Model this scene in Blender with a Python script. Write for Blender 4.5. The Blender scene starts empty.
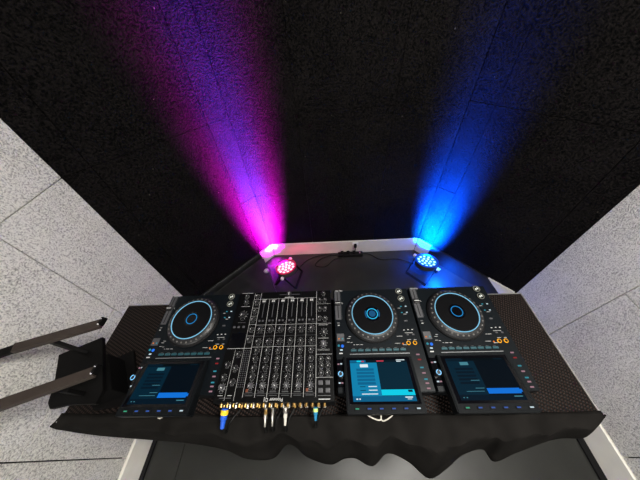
import bpy, bmesh, math, random
from mathutils import Vector, Matrix
random.seed(7)
SC = bpy.context.scene
C = SC.collection
PI = math.pi
def lin(r, g, b):
    return tuple(((c/255)/12.92 if c/255 <= .04045 else ((c/255+.055)/1.055)**2.4) for c in (r, g, b)) + (1,)

# ---------------------------------------------------------------- materials
MATS = {}
def mat(name, col=(.5, .5, .5, 1), rough=.5, metal=0, emit=None, es=1, spec=.5, noise=None, bump=None, coat=0):
    if name in MATS: return MATS[name]
    m = bpy.data.materials.new(name); m.use_nodes = True
    nt = m.node_tree; b = nt.nodes['Principled BSDF']
    b.inputs['Base Color'].default_value = col
    b.inputs['Roughness'].default_value = rough
    b.inputs['Metallic'].default_value = metal
    b.inputs['Specular IOR Level'].default_value = spec
    b.inputs['Coat Weight'].default_value = coat
    if emit:
        b.inputs['Emission Color'].default_value = emit
        b.inputs['Emission Strength'].default_value = es
    tc = nt.nodes.new('ShaderNodeTexCoord')
    if noise:                                     # (scale, amount) gentle tone variation
        n = nt.nodes.new('ShaderNodeTexNoise'); n.inputs['Scale'].default_value = noise[0]; n.inputs['Detail'].default_value = 4
        nt.links.new(tc.outputs['Object'], n.inputs['Vector'])
        r = nt.nodes.new('ShaderNodeValToRGB'); a = noise[1]
        r.color_ramp.elements[0].position = .3; r.color_ramp.elements[1].position = .7
        r.color_ramp.elements[0].color = tuple(c*(1-a) for c in col[:3])+(1,)
        r.color_ramp.elements[1].color = tuple(min(1, c*(1+a)) for c in col[:3])+(1,)
        nt.links.new(n.outputs['Fac'], r.inputs['Fac']); nt.links.new(r.outputs['Color'], b.inputs['Base Color'])
    if bump:                                      # (scale, strength, distance)
        n2 = nt.nodes.new('ShaderNodeTexNoise'); n2.inputs['Scale'].default_value = bump[0]; n2.inputs['Detail'].default_value = 6
        nt.links.new(tc.outputs['Object'], n2.inputs['Vector'])
        bp = nt.nodes.new('ShaderNodeBump'); bp.inputs['Strength'].default_value = bump[1]; bp.inputs['Distance'].default_value = bump[2]
        nt.links.new(n2.outputs['Fac'], bp.inputs['Height']); nt.links.new(bp.outputs['Normal'], b.inputs['Normal'])
    MATS[name] = m; return m

def wood_wool(name, light, dark, speck, rough=.9, bstr=.6, lo=.38, hi=.56, spec=.3, sc=150):
    """fibrous acoustic board: short stretched strands, pits, and a few pale specks"""
    m = bpy.data.materials.new(name); m.use_nodes = True
    nt = m.node_tree; N = nt.nodes; L = nt.links; b = N['Principled BSDF']
    b.inputs['Roughness'].default_value = rough; b.inputs['Specular IOR Level'].default_value = spec
    tc = N.new('ShaderNodeTexCoord')
    warp = N.new('ShaderNodeTexNoise'); warp.inputs['Scale'].default_value = 14; warp.inputs['Detail'].default_value = 2
    L.new(tc.outputs['Object'], warp.inputs['Vector'])
    mix = N.new('ShaderNodeMix'); mix.data_type = 'RGBA'; mix.blend_type = 'ADD'; mix.inputs['Factor'].default_value = .035
    L.new(tc.outputs['Object'], mix.inputs[6]); L.new(warp.outputs['Color'], mix.inputs[7])
    n = N.new('ShaderNodeTexNoise'); n.inputs['Scale'].default_value = sc; n.inputs['Detail'].default_value = 4; n.inputs['Roughness'].default_value = .6
    L.new(mix.outputs[2], n.inputs['Vector'])
    big = N.new('ShaderNodeTexNoise'); big.inputs['Scale'].default_value = 5; big.inputs['Detail'].default_value = 3
    L.new(tc.outputs['Object'], big.inputs['Vector'])
    ma = N.new('ShaderNodeMath'); ma.operation = 'MULTIPLY_ADD'; ma.inputs[1].default_value = .16; ma.inputs[2].default_value = -.08
    L.new(big.outputs['Fac'], ma.inputs[0])
    ad = N.new('ShaderNodeMath'); ad.operation = 'ADD'; L.new(n.outputs['Fac'], ad.inputs[0]); L.new(ma.outputs[0], ad.inputs[1])
    r = N.new('ShaderNodeValToRGB'); r.color_ramp.elements[0].position = lo; r.color_ramp.elements[1].position = hi
    r.color_ramp.elements[0].color = dark; r.color_ramp.elements[1].color = light
    L.new(ad.outputs[0], r.inputs['Fac'])
    v = N.new('ShaderNodeTexVoronoi'); v.inputs['Scale'].default_value = 16
    L.new(mix.outputs[2], v.inputs['Vector'])
    lt = N.new('ShaderNodeMath'); lt.operation = 'LESS_THAN'; lt.inputs[1].default_value = .055
    L.new(v.outputs['Distance'], lt.inputs[0])
    sep = N.new('ShaderNodeSeparateColor'); L.new(v.outputs['Color'], sep.inputs[0])
    gt = N.new('ShaderNodeMath'); gt.operation = 'GREATER_THAN'; gt.inputs[1].default_value = .8; L.new(sep.outputs[0], gt.inputs[0])
    mu = N.new('ShaderNodeMath'); mu.operation = 'MULTIPLY'; L.new(lt.outputs[0], mu.inputs[0]); L.new(gt.outputs[0], mu.inputs[1])
    m2 = N.new('ShaderNodeMix'); m2.data_type = 'RGBA'; L.new(mu.outputs[0], m2.inputs['Factor'])
    L.new(r.outputs['Color'], m2.inputs[6]); m2.inputs[7].default_value = speck
    L.new(m2.outputs[2], b.inputs['Base Color'])
    bp = N.new('ShaderNodeBump'); bp.inputs['Strength'].default_value = bstr; bp.inputs['Distance'].default_value = .008
    L.new(n.outputs['Fac'], bp.inputs['Height']); L.new(bp.outputs['Normal'], b.inputs['Normal'])
    return m

def mat_weave(name):
    """anti-slip table mat: small diagonal basket-weave knobs in dark brown rubber"""
    m = bpy.data.materials.new(name); m.use_nodes = True
    nt = m.node_tree; N = nt.nodes; L = nt.links; b = N['Principled BSDF']
    b.inputs['Roughness'].default_value = .5; b.inputs['Specular IOR Level'].default_value = .13
    tc = N.new('ShaderNodeTexCoord')
    outs = []
    for ang, sc in ((25, 78), (115, 62)):
        mp = N.new('ShaderNodeMapping'); mp.inputs['Rotation'].default_value = (0, 0, math.radians(ang))
        L.new(tc.outputs['Object'], mp.inputs['Vector'])
        w = N.new('ShaderNodeTexWave'); w.inputs['Scale'].default_value = sc/2.2; w.inputs['Distortion'].default_value = .6
        w.inputs['Detail'].default_value = 1
        L.new(mp.outputs['Vector'], w.inputs['Vector']); outs.append(w)
    mu = N.new('ShaderNodeMath'); mu.operation = 'MULTIPLY'
    L.new(outs[0].outputs['Fac'], mu.inputs[0]); L.new(outs[1].outputs['Fac'], mu.inputs[1])
    r = N.new('ShaderNodeValToRGB'); r.color_ramp.elements[0].position = .12; r.color_ramp.elements[1].position = .6
    r.color_ramp.elements[0].color = (.001, .0007, .0006, 1); r.color_ramp.elements[1].color = (.023, .0125, .0095, 1)
    L.new(mu.outputs[0], r.inputs['Fac']); L.new(r.outputs['Color'], b.inputs['Base Color'])
    bp = N.new('ShaderNodeBump'); bp.inputs['Strength'].default_value = .8; bp.inputs['Distance'].default_value = .003
    L.new(mu.outputs[0], bp.inputs['Height']); L.new(bp.outputs['Normal'], b.inputs['Normal'])
    return m

M_GREY = wood_wool('grey wood wool board', (.68, .665, .625, 1), (.21, .21, .20, 1), (.75, .75, .72, 1), lo=.31, hi=.55, sc=150)
M_BLACKW = wood_wool('black painted wood wool board', (.0072, .0061, .0059, 1), (.0002, .0002, .0002, 1), (.06, .055, .045, 1), rough=.8, bstr=1.0, lo=.4, hi=.6, spec=.05, sc=110)
M_WEAVE = mat_weave('woven rubber mat')
M_BACKING = mat('dark gap backing', (.01, .01, .01, 1), .9)
M_CREAM_DARKENED = mat('cream skirting paint darkened for lamp glare', lin(196, 192, 184), .5, noise=(9, .05), bump=(60, .05, .002))  # same cream paint, darkened where lamp light blew it out
M_CREAM_LIT = mat('cream skirting paint', lin(232, 229, 219), .5, noise=(9, .05), bump=(60, .05, .002))  # same cream paint, lightened to make up for weak light on the sides
M_BLKSKIRT = mat('black skirting', (.012, .012, .013, 1), .35, noise=(12, .3))
M_FLOOR = mat('dark stage vinyl', (.013, .0135, .0115, 1), .40, noise=(7, .25), bump=(220, .25, .001))
M_CEIL = mat('dark ceiling paint', (.03, .03, .03, 1), .9)
M_BODY = mat('satin black plastic', (.004, .005, .006, 1), .4, spec=.12, bump=(600, .05, .0003))
M_TOPP = mat('brushed black top plate', (.003, .0045, .006, 1), .36, spec=.13)
M_MIXTOP = mat('black mixer plate', (.0018, .0018, .002, 1), .42, spec=.09)
M_BLACK = mat('matte black', (.004, .004, .0045, 1), .6, spec=.15)
M_GLOSS = mat('gloss black glass', (.002, .002, .003, 1), .12, spec=.25)
M_JOG = mat('ribbed jog rubber', (.012, .012, .013, 1), .4, spec=.3)
M_JOGTOP = mat('jog plate vinyl', (.003, .003, .0035, 1), .3, spec=.12)
M_CHROME = mat('chrome', (.65, .65, .67, 1), .25, 1)
M_WHITE = mat('white print', (.75, .75, .75, 1), .5)
M_PRINT = mat('pale grey print', (.42, .42, .42, 1), .5)
M_DIM = mat('dim grey print', (.09, .09, .095, 1), .5)
M_KNOB = mat('rubber knob', (.01, .01, .011, 1), .4, spec=.35)
M_KNOBL = mat('grey capped knob', (.055, .055, .06, 1), .4)
M_SLOT = mat('fader slot', (.045, .045, .05, 1), .5)
M_STEEL = mat('dark painted steel', (.032, .024, .020, 1), .5, spec=.2, noise=(30, .15), bump=(90, .1, .001))
M_STEELB = mat('black painted steel', (.003, .0028, .0028, 1), .55, spec=.08)
M_CLOTH = mat('black stage cloth', (.0085, .0078, .0072, 1), .85, spec=.03, noise=(14, .3), bump=(500, .4, .0012))
M_EDGE = mat('bare metal table edge', (.45, .44, .42, 1), .4, .8)
M_PAD = mat('teal pad with faint glow', (.01, .05, .06, 1), .4, emit=lin(10, 60, 75), es=.3)  # teal base plus a faint glow of its own
M_PLUGS = mat('nickel plug', (.5, .48, .44, 1), .3, 1)
M_GOLD = mat('gold socket', (.34, .21, .07, 1), .35, 1)
M_WCAB = mat('off-white cable', (.55, .52, .46, 1), .5)
M_BCAB = mat('black cable', (.004, .004, .004, 1), .5, spec=.15)
M_BLUEP = mat('blue plug', lin(20, 80, 190), .4)
M_YEL = mat('yellow plug', lin(230, 190, 40), .4)
M_TEALP = mat('teal plug', lin(20, 110, 150), .4)
M_LGREEN = mat('pale green plug', lin(190, 220, 120), .4)
def glow(name, rgb, s=1.0): return mat(name, (0.004, 0.004, 0.004, 1), .4, spec=.08, emit=lin(*rgb), es=s)
G_RING = glow('jog ring light', (130, 200, 235), 1.0)
G_RINGD = glow('jog ring light soft', (40, 110, 160), .8)
G_CENT = glow('jog centre light', (20, 130, 195), 1)
G_CENTD = glow('jog centre light dim', (4, 80, 125), 1)
G_YEL = glow('amber button ring', (255, 175, 20), 1.2)
G_WHT = glow('white button light', (205, 225, 235), .9)
G_BLUE = glow('blue button light', (30, 110, 230), 1.1)
G_CYAN = glow('cyan button light', (50, 150, 170), .8)
G_RED = glow('red button light', (150, 30, 35), .8)
G_ORG = glow('orange button light', (230, 120, 40), .9)
G_PINK = glow('pink button light', (200, 150, 165), .6)
G_GRN = glow('green button light', (60, 170, 130), .8)
G_KNOBR = glow('selector ring light', (130, 205, 255), 1.2)

# ---------------------------------------------------------------- mesh helpers
def bx(bm, x0, x1, y0, y1, z0, z1, mi=0, bev=0, seg=2):
    t = bmesh.new()
    vs = [t.verts.new((x, y, z)) for z in (z0, z1) for y in (y0, y1) for x in (x0, x1)]
    for f in ((0, 2, 3, 1), (4, 5, 7, 6), (0, 1, 5, 4), (2, 6, 7, 3), (0, 4, 6, 2), (1, 3, 7, 5)):
        t.faces.new([vs[i] for i in f])
    if bev: bmesh.ops.bevel(t, geom=t.edges[:], offset=bev, segments=seg, affect='EDGES', profile=.6)
    for f in t.faces: f.material_index = mi
    merge(bm, t)
def merge(bm, t, M=None):
    me = bpy.data.meshes.new('tmp'); 
    if M is not None: bmesh.ops.transform(t, matrix=M, verts=t.verts)
    t.to_mesh(me); t.free(); bm.from_mesh(me); bpy.data.meshes.remove(me)
def lathe(bm, prof, cx=0, cy=0, z=0, n=32, mi=0, M=None, mis=None):
    """prof: list of (r, z); revolved round z"""
    t = bmesh.new(); rings = []
    for r, h in prof:
        if r < 1e-6: rings.append([t.verts.new((0, 0, h))])
        else: rings.append([t.verts.new((r*math.cos(2*PI*i/n), r*math.sin(2*PI*i/n), h)) for i in range(n)])
    for k in range(len(rings)-1):
        a, b = rings[k], rings[k+1]
        for i in range(n):
            j = (i+1) % n
            if len(a) == 1 and len(b) == 1: continue
            if len(a) == 1: f = t.faces.new((a[0], b[j], b[i]))
            elif len(b) == 1: f = t.faces.new((a[i], a[j], b[0]))
            else: f = t.faces.new((a[i], a[j], b[j], b[i]))
            f.material_index = mis[k] if mis else mi
    bmesh.ops.recalc_face_normals(t, faces=t.faces)
    merge(bm, t, (M if M is not None else Matrix.Translation((cx, cy, z))))
def poly(bm, pts, mi=0):
    f = bm.faces.new([bm.verts.new(p) for p in pts]); f.material_index = mi; return f
def prism(bm, pts, z0, z1, mi=0, bev=0):
    t = bmesh.new(); n = len(pts)
    a = [t.verts.new((p[0], p[1], z0)) for p in pts]; b = [t.verts.new((p[0], p[1], z1)) for p in pts]
    t.faces.new(a[::-1]); t.faces.new(b)
    for i in range(n): t.faces.new((a[i], a[(i+1) % n], b[(i+1) % n], b[i]))
    bmesh.ops.recalc_face_normals(t, faces=t.faces)
    if bev: bmesh.ops.bevel(t, geom=t.edges[:], offset=bev, segments=2, affect='EDGES')
    for f in t.faces: f.material_index = mi
    merge(bm, t)
def smooth_path(pts, k=6):
    P = [Vector(p) for p in pts]; out = []
    for i in range(len(P)-1):
        p0 = P[max(0, i-1)]; p1 = P[i]; p2 = P[i+1]; p3 = P[min(len(P)-1, i+2)]
        for s in range(k):
            t = s/k
            out.append(.5*((2*p1)+(-p0+p2)*t+(2*p0-5*p1+4*p2-p3)*t*t+(-p0+3*p1-3*p2+p3)*t**3))
    out.append(P[-1]); return out
def tube(bm, pts, r, n=8, mi=0, sm=True):
    P = smooth_path(pts) if sm else [Vector(p) for p in pts]
    t = bmesh.new(); rings = []
    up = Vector((0, 0, 1))
    for i, p in enumerate(P):
        d = (P[min(i+1, len(P)-1)]-P[max(i-1, 0)]).normalized()
        a = d.cross(up)
        if a.length < 1e-3: a = d.cross(Vector((1, 0, 0)))
        a.normalize(); b = d.cross(a)
        rings.append([t.verts.new(p+r*(a*math.cos(2*PI*k/n)+b*math.sin(2*PI*k/n))) for k in range(n)])
    for i in range(len(rings)-1):
        for k in range(n):
            t.faces.new((rings[i][k], rings[i][(k+1) % n], rings[i+1][(k+1) % n], rings[i+1][k]))
    t.faces.new(rings[0][::-1]); t.faces.new(rings[-1])
    bmesh.ops.recalc_face_normals(t, faces=t.faces)
    for f in t.faces: f.material_index = mi
    merge(bm, t)
def bar(bm, p0, p1, w, h, mi=0, bev=.001, up=(0, 0, 1)):
    p0 = Vector(p0); p1 = Vector(p1); d = p1-p0; L = d.length; d.normalize()
    s = Vector(up).cross(d).normalized(); u = d.cross(s)
    t = bmesh.new(); bx(t, 0, L, -w/2, w/2, -h/2, h/2, mi, bev)
    M = Matrix(((d.x, s.x, u.x, p0.x), (d.y, s.y, u.y, p0.y), (d.z, s.z, u.z, p0.z), (0, 0, 0, 1)))
    merge(bm, t, M)
def obj(name, bm, mats, parent=None, smooth=False, loc=None):
    me = bpy.data.meshes.new(name)
    if not isinstance(mats, (list, tuple)): mats = [mats]
    for m in mats: me.materials.append(m)
    bm.to_mesh(me); bm.free()
    if smooth:
        for p in me.polygons: p.use_smooth = True
        try: me.set_sharp_from_angle(angle=math.radians(35))
        except Exception: pass
    o = bpy.data.objects.new(name, me); C.objects.link(o)
    if parent: o.parent = parent
    if loc: o.location = loc
    return o
def tag(o, label, cat, group=None, kind=None):
    if label: o['label'] = label
    if cat: o['category'] = cat
    if group: o['group'] = group
    if kind: o['kind'] = kind
    return o
def thing(name, label, cat, loc=(0, 0, 0), rz=0, group=None):
    o = bpy.data.objects.new(name, None); C.objects.link(o); o.empty_display_size = .05
    o.location = loc; o.rotation_euler = (0, 0, rz)
    return tag(o, label, cat, group)
def struct(name, bm, m, parent=None):
    o = obj(name, bm, m, parent)
    if not parent: o['kind'] = 'structure'
    return o
def B(): return bmesh.new()
def text_bm(body, size, x, y, z, rz=PI, mi=0):
    cu = bpy.data.curves.new('t', 'FONT'); cu.body = body; cu.size = size; cu.align_x = 'CENTER'; cu.align_y = 'CENTER'; cu.extrude = .0002
    cu.resolution_u = 3
    o = bpy.data.objects.new('t', cu); C.objects.link(o)
    bpy.context.view_layer.update()
    me = bpy.data.meshes.new_from_object(o.evaluated_get(bpy.context.evaluated_depsgraph_get()))
    t = bmesh.new(); t.from_mesh(me)
    bpy.data.objects.remove(o); bpy.data.meshes.remove(me); bpy.data.curves.remove(cu)
    bmesh.ops.transform(t, matrix=Matrix.Translation((x, y, z)) @ Matrix.Rotation(rz, 4, 'Z'), verts=t.verts)
    for f in t.faces: f.material_index = mi
    return t
def copy_tree(o, parent=None):
    c = o.copy(); C.objects.link(c)
    if parent: c.parent = parent
    for ch in list(o.children): copy_tree(ch, c)
    return c

# ---------------------------------------------------------------- the room
XL, XR, YB, YC = -1.190, 1.440, 1.523, .903      # side walls, back wall, corner depth
CL, CR = -.595, .859                             # back corners
ZT, BH = 3.0, .170                               # ceiling, skirting height
YR = -3.0                                        # rear of the room
TH = .03
def panels(name, p0, p1, rects, m, z_max=ZT, gap=.0011):
    """boards on a wall running p0->p1 (front face to the right side of the run), rects = (s0,s1,z0,z1)"""
    p0 = Vector((p0[0], p0[1], 0)); p1 = Vector((p1[0], p1[1], 0)); d = (p1-p0); L = d.length; d.normalize()
    nrm = Vector((d.y, -d.x, 0))                 # towards the room
    bm = B(); g = gap
    for s0, s1, z0, z1 in rects:
        t = bmesh.new(); bx(t, s0+g, s1-g, -TH, 0, z0+g, z1-g, 0, .001, 1)
        M = Matrix(((d.x, -d.y, 0, p0.x), (d.y, d.x, 0, p0.y), (0, 0, 1, 0), (0, 0, 0, 1)))
        # local y: -TH..0 must be behind the face; room lies at -local y side when normal = (d.y,-d.x)
        bmesh.ops.transform(t, matrix=Matrix.Scale(-1, 4, (0, 1, 0)), verts=t.verts)
        bmesh.ops.reverse_faces(t, faces=t.faces)
        merge(bm, t, M)
    t = bmesh.new(); bx(t, -.02, L+.02, TH+.0005, TH+.03, 0, z_max, 1)
    merge(bm, t, M)
    o = struct(name, bm, [m, M_BACKING]); return o
def skirting(name, p0, p1, m, h=BH, th=.012, ledge=True, z0=0):
    p0 = Vector((p0[0], p0[1], 0)); p1 = Vector((p1[0], p1[1], 0)); d = p1-p0; L = d.length; d.normalize()
    bm = B(); bx(bm, 0, L, -th, TH, z0, h-.002, 0, .0015, 1)
    M = Matrix(((d.x, -d.y, 0, p0.x), (d.y, d.x, 0, p0.y), (0, 0, 1, 0), (0, 0, 0, 1)))
    bmesh.ops.transform(bm, matrix=M, verts=bm.verts)
    return struct(name, bm, m)
zs = [(BH, .765), (.765, 1.37), (1.37, 1.975), (1.975, 2.58), (2.58, ZT)]
zl = [(BH, 1.37), (1.37, 2.58), (2.58, ZT)]
# left wall runs from the rear to the corner (room on the right-hand side of the run)
def side_rects(L, from_corner):
    r = []; edges = [0, .338]
    while edges[-1]+.6 < L: edges.append(edges[-1]+.6)
    edges.append(L)
    for i in range(len(edges)-1):
        a, b = edges[i], edges[i+1]
        if from_corner == 0: a, b = L-b, L-a
        for z0, z1 in (zl if i == 0 else zs): r.append((a, b, z0, z1))
    return r
Ls = YC-YR
panels('wall_left', (XL, YR), (XL, YC), side_rects(Ls, 0), M_GREY, gap=.0022)
panels('wall_right', (XR, YC), (XR, YR), side_rects(Ls, 1), M_GREY, gap=.0022)
La = math.hypot(CL-XL, YB-YC); strip = .142; endw = .115
def ang(L, flip):
    r = [(0, endw, BH, .765), (0, endw, .765, 1.37), (0, endw, 1.37, 1.975), (0, endw, 1.975, ZT),
         (endw, L-strip, BH, 1.37), (endw, L-strip, 1.37, 2.58), (endw, L-strip, 2.58, ZT)]
    r += [(L-strip, L, a, b) for a, b in zs]
    return [(L-b, L-a, c, e) for a, b, c, e in r] if flip else r
panels('wall_back_left', (XL, YC), (CL, YB), ang(La, False), M_BLACKW)
Lr = math.hypot(XR-CR, YB-YC)
panels('wall_back_right', (CR, YB), (XR, YC), ang(Lr, True), M_BLACKW)
bl = [(0, CL*-1-.174, a, b) for a, b in [(BH, .765), (.765, 1.975), (1.975, ZT)]]
bl += [(.421, 1.018, a, b) for a, b in zl]
bl += [(1.018, CR-CL, a, b) for a, b in [(BH, .765), (.765, 1.975), (1.975, ZT)]]
panels('wall_back', (CL, YB), (CR, YB), bl, M_BLACKW)
bm = B(); bx(bm, XL-.06, XR+.06, YR-.06, YR, 0, ZT); struct('wall_rear', bm, mat('rear wall paint', (.06, .06, .06, 1), .9))
bm = B(); bx(bm, XL-.08, XR+.08, YR-.08, YB+.08, ZT, ZT+.05); struct('ceiling', bm, M_CEIL)
bm = B(); xs = -.965
g = .0015
bx(bm, XL-.08, xs-g, YR-.05, YB+.08, -.03, 0, 0); bx(bm, xs+g, XR+.08, YR-.05, YB+.08, -.03, 0, 0)
bx(bm, XL-.08, XR+.08, YR-.05, YB+.08, -.05, -.0301, 1)
struct('floor', bm, [M_FLOOR, M_BACKING])
skirting('baseboard_left', (XL, YR), (XL, YC-.005), M_CREAM_LIT)
skirting('baseboard_right', (XR, YC-.005), (XR, YR), M_CREAM_LIT)
def lerp2(a, b, t): return (a[0]+(b[0]-a[0])*t, a[1]+(b[1]-a[1])*t)
A0, A1 = (XL, YC), (CL, YB); R0, R1 = (CR, YB), (XR, YC)
ts = 1-strip/La
skirting('baseboard_back_left', lerp2(A0, A1, .01), lerp2(A0, A1, ts), M_BLKSKIRT)
skirting('baseboard_back_left_end', lerp2(A0, A1, ts+.001), lerp2(A0, A1, .99), M_CREAM_DARKENED)
skirting('baseboard_back', (CL+.006, YB), (CR-.006, YB), M_CREAM_DARKENED)
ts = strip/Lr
skirting('baseboard_back_right_end', lerp2(R0, R1, .01), lerp2(R0, R1, ts), M_CREAM_DARKENED)
def skirt_poly(name, p0, p1, pts, m, th=.012):
    d = Vector((p1[0]-p0[0], p1[1]-p0[1], 0)).normalized(); t = bmesh.new()
    a = [t.verts.new((s_, -th, z_)) for s_, z_ in pts]; b_ = [t.verts.new((s_, TH, z_)) for s_, z_ in pts]
    t.faces.new(a); t.faces.new(b_[::-1]); n_ = len(pts)
    for i in range(n_): t.faces.new((a[(i+1) % n_], a[i], b_[i], b_[(i+1) % n_]))
    bmesh.ops.recalc_face_normals(t, faces=t.faces)
    bmesh.ops.transform(t, matrix=Matrix(((d.x, -d.y, 0, p0[0]), (d.y, d.x, 0, p0[1]), (0, 0, 1, 0), (0, 0, 0, 1))), verts=t.verts)
    return struct(name, t, m)
skirt_poly('baseboard_back_right', R0, R1, [(strip+.001, 0), (.84, 0), (.84, .02), (.645, BH-.002), (strip+.001, BH-.002)], M_BLKSKIRT)
skirt_poly('baseboard_back_right_corner', R0, R1, [(.84, .021), (.84, BH-.002), (.647, BH-.002)], M_CREAM_DARKENED)
# black rubber floor trim along both side skirtings
bm = B(); bx(bm, XL+.0125, XL+.04, YR, YC-.02, 0, .012, 0, .004); struct('trim_1', bm, M_GLOSS)
bm = B(); bx(bm, XR-.05, XR-.0125, YR, YC-.02, 0, .012, 0, .004); struct('trim_2', bm, M_GLOSS)

# ---------------------------------------------------------------- table
TX0, TX1, TY0, TY1, TZ = -1.015, .865, .084, .527, .87
tb = thing('booth_table', 'long dark table carrying the media players and mixer, topped with brown woven rubber mat', 'table', ((TX0+TX1)/2, (TY0+TY1)/2, 0))
ox, oy = (TX0+TX1)/2, (TY0+TY1)/2
hw, hd = (TX1-TX0)/2, (TY1-TY0)/2
bm = B(); bx(bm, -hw, hw, -hd, hd, TZ-.03, TZ-.0031, 0, .002); obj('tabletop', bm, M_BLACK, tb)
bm = B(); bx(bm, -hw+.002, hw-.002, -hd+.002, hd-.002, TZ-.003, TZ, 0, .001, 1); o = obj('rubber_mat', bm, M_WEAVE, tb); o['label'] = 'brown woven anti-slip mat'
bm = B(); bx(bm, -hw, hw+.003, hd, hd+.0025, TZ-.028, TZ+.0015); bx(bm, hw, hw+.003, -hd, hd, TZ-.028, TZ+.0015); obj('metal_edge', bm, M_EDGE, tb)
for sx in (-1, 1):
    for sy in (-1, 1):
        bm = B(); bx(bm, sx*(hw-.1)-.02, sx*(hw-.1)+.02, sy*(hd-.06)-.02, sy*(hd-.06)+.02, 0, TZ-.0305, 0, .003); obj('leg', bm, M_STEELB, tb)

# ---------------------------------------------------------------- media players
# local frame: x to the right, y = 0 at the edge nearest the back wall (players' front), y negative towards the cables; z=0 on the table
DW, DD, DH = .329, .392, .077
def ring(bm, r0, r1, cx, cy, z, h=.0008, n=48, mi=0):
    lathe(bm, [(r0, 0), (r0, h), (r1, h), (r1, 0)], cx, cy, z, n, mi)
def make_player(sc):
    t = thing('media_player', '', 'media player')
    bm = B(); bx(bm, .0006, DW-.0006, -DD, 0, .012, DH-.004, 0, .004); obj('body', bm, M_BODY, t)
    bm = B(); bx(bm, .002, DW-.002, -DD+.002, -.002, DH-.0038, DH, 0, .0015); obj('top_plate', bm, M_TOPP, t)
    for x in (.04, DW-.04):
        for y in (-.04, -DD+.04):
            bm = B(); lathe(bm, [(0, 0), (.016, 0), (.018, .012), (0, .012)], x, y, 0, 20); obj('foot', bm, M_BLACK, t)
    # jog wheel
    jx, jy = .154, -.127; jz = DH+.0002
    bm = B(); lathe(bm, [(0, 0), (.106, 0), (.107, .008), (.104, .012), (.102, .013), (0, .013)], jx, jy, jz, 64); obj('jog_surround', bm, M_BLACK, t, True)
    bm = B()
    lathe(bm, [(.078, .0132), (.1005, .0132), (.1012, .016), (.0985, .0190), (.0860, .0262), (.0835, .0268), (.0780, .0262)], jx, jy, jz, 72)
    for i in range(30):
        a = 2*PI*i/30
        tt = bmesh.new(); lathe(tt, [(0, -.0012), (.0034, -.0008), (.0044, .0004), (.0028, .0024), (0, .0028)], 0, 0, 0, 10, 1)
        bmesh.ops.transform(tt, matrix=Matrix.Translation((jx+.0925*math.cos(a), jy+.0925*math.sin(a), jz+.0215)), verts=tt.verts)
        merge(bm, tt)
    jw = obj('jog_wheel', bm, [M_JOG, mat('silvery jog dimple', (.10, .095, .09, 1), .35, .3)], t, True)
    bm = B(); lathe(bm, [(.0792, .0263), (.0792, .0283), (.0820, .0283), (.0820, .0265)], jx, jy, jz, 72); o = obj('jog_ring_light', bm, G_RING, jw)
    bm = B(); lathe(bm, [(0, .0135), (.0775, .0135), (.0775, .0272), (.0765, .0282), (.031, .0282), (0, .0282)], jx, jy, jz, 72); obj('jog_plate', bm, M_JOGTOP, jw, True)
    bm = B(); lathe(bm, [(0, .0284), (.031, .0284), (.031, .0290), (0, .0290)], jx, jy, jz, 48, mi=0)
    ring(bm, .0195, .0225, jx, jy, jz+.0291, .0004, 40, 1)
    if sc == 'bright':
        ring(bm, 0.0001, .0135, jx, jy, jz+.0291, .0003, 32, 2)
        for a0 in (-.5, PI-.5):
            for k in range(8):
                a = a0+k/7; b_ = a+1/7
                poly(bm, [(jx+r*math.cos(q), jy+r*math.sin(q), jz+.0292) for r, q in ((.0245, a), (.030, a), (.030, b_), (.0245, b_))], 2)
    obj('jog_display', bm, [M_GLOSS, glow('jog centre light bright', (40, 190, 240), 1.1) if sc == 'bright' else G_CENT, G_CENTD], jw)
    # play and cue
    for k, (x, y) in enumerate(((.2885, -.0175), (.2905, -.0525))):
        bm = B(); lathe(bm, [(0, 0), (.0135, 0), (.0135, .005), (.0125, .0062), (0, .0062)], x, y, DH, 32)
        b_ = obj('cue_button' if k else 'play_button', bm, M_BLACK, t, True)
        bm = B(); ring(bm, .0118, .0137, x, y, DH+.0058, .0012, 32, 0)
        obj('button_rim', bm, glow('chrome rim with added glow', (150, 150, 135), .8), b_)  # chrome rim given its own glow so it shows pale
        bm = B()
        z = DH+.0066
        poly(bm, [(x-.0075, y-.0045, z), (x-.001, y-.0070, z), (x-.001, y+.001, z), (x-.0055, y+.003, z)], 0)
        poly(bm, [(x+.001, y-.002, z), (x+.0075, y-.003, z), (x+.006, y+.005, z), (x+.001, y+.0065, z)], 0)
        obj('button_symbol', bm, mat('pale button print', (.5, .52, .5, 1), .4, emit=lin(150, 160, 140), es=.35), b_)
    # tempo slider
    bm = B(); bx(bm, .006, .030, -.136, -.006, DH, DH+.0012, 0, .0004, 1)
    bx(bm, .0165, .0195, -.130, -.012, DH+.0012, DH+.0016, 1)
    ts_ = obj('tempo_slider', bm, [M_SLOT, M_BLACK], t)
    bm = B(); bx(bm, .008, .028, -.076, -.056, DH+.0016, DH+.011, 0, .002); bx(bm, .008, .028, -.0668, -.0652, DH+.011, DH+.0114, 1); obj('slider_cap', bm, [M_KNOB, M_WHITE], ts_)
    # small display block on the slider side, lit dots and buttons
    bm = B(); bx(bm, .007, .036, -.222, -.193, DH, DH+.002, 0, .0005, 1); bl_ = obj('beat_jump_panel', bm, M_SLOT, t)
    def dot(name, x, v, r, m, h=.002, par=t, n=14):
        bm = B(); lathe(bm, [(0, 0), (r, 0), (r, h*.8), (r*.8, h), (0, h)], x, -v, DH+.0001, n); return obj(name, bm, m, par)
    def key(name, x, v, w, d, m, h=.002, par=t):
        bm = B(); bx(bm, x-w/2, x+w/2, -v-d/2, -v+d/2, DH+.0001, DH+h, 0, min(w, d)*.15, 1); return obj(name, bm, m, par)
    bm = B(); lathe(bm, [(0, 0), (.003, 0), (0, .0012)], .015, -.213, DH+.002, 12); obj('lamp', bm, G_ORG, bl_)
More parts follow.
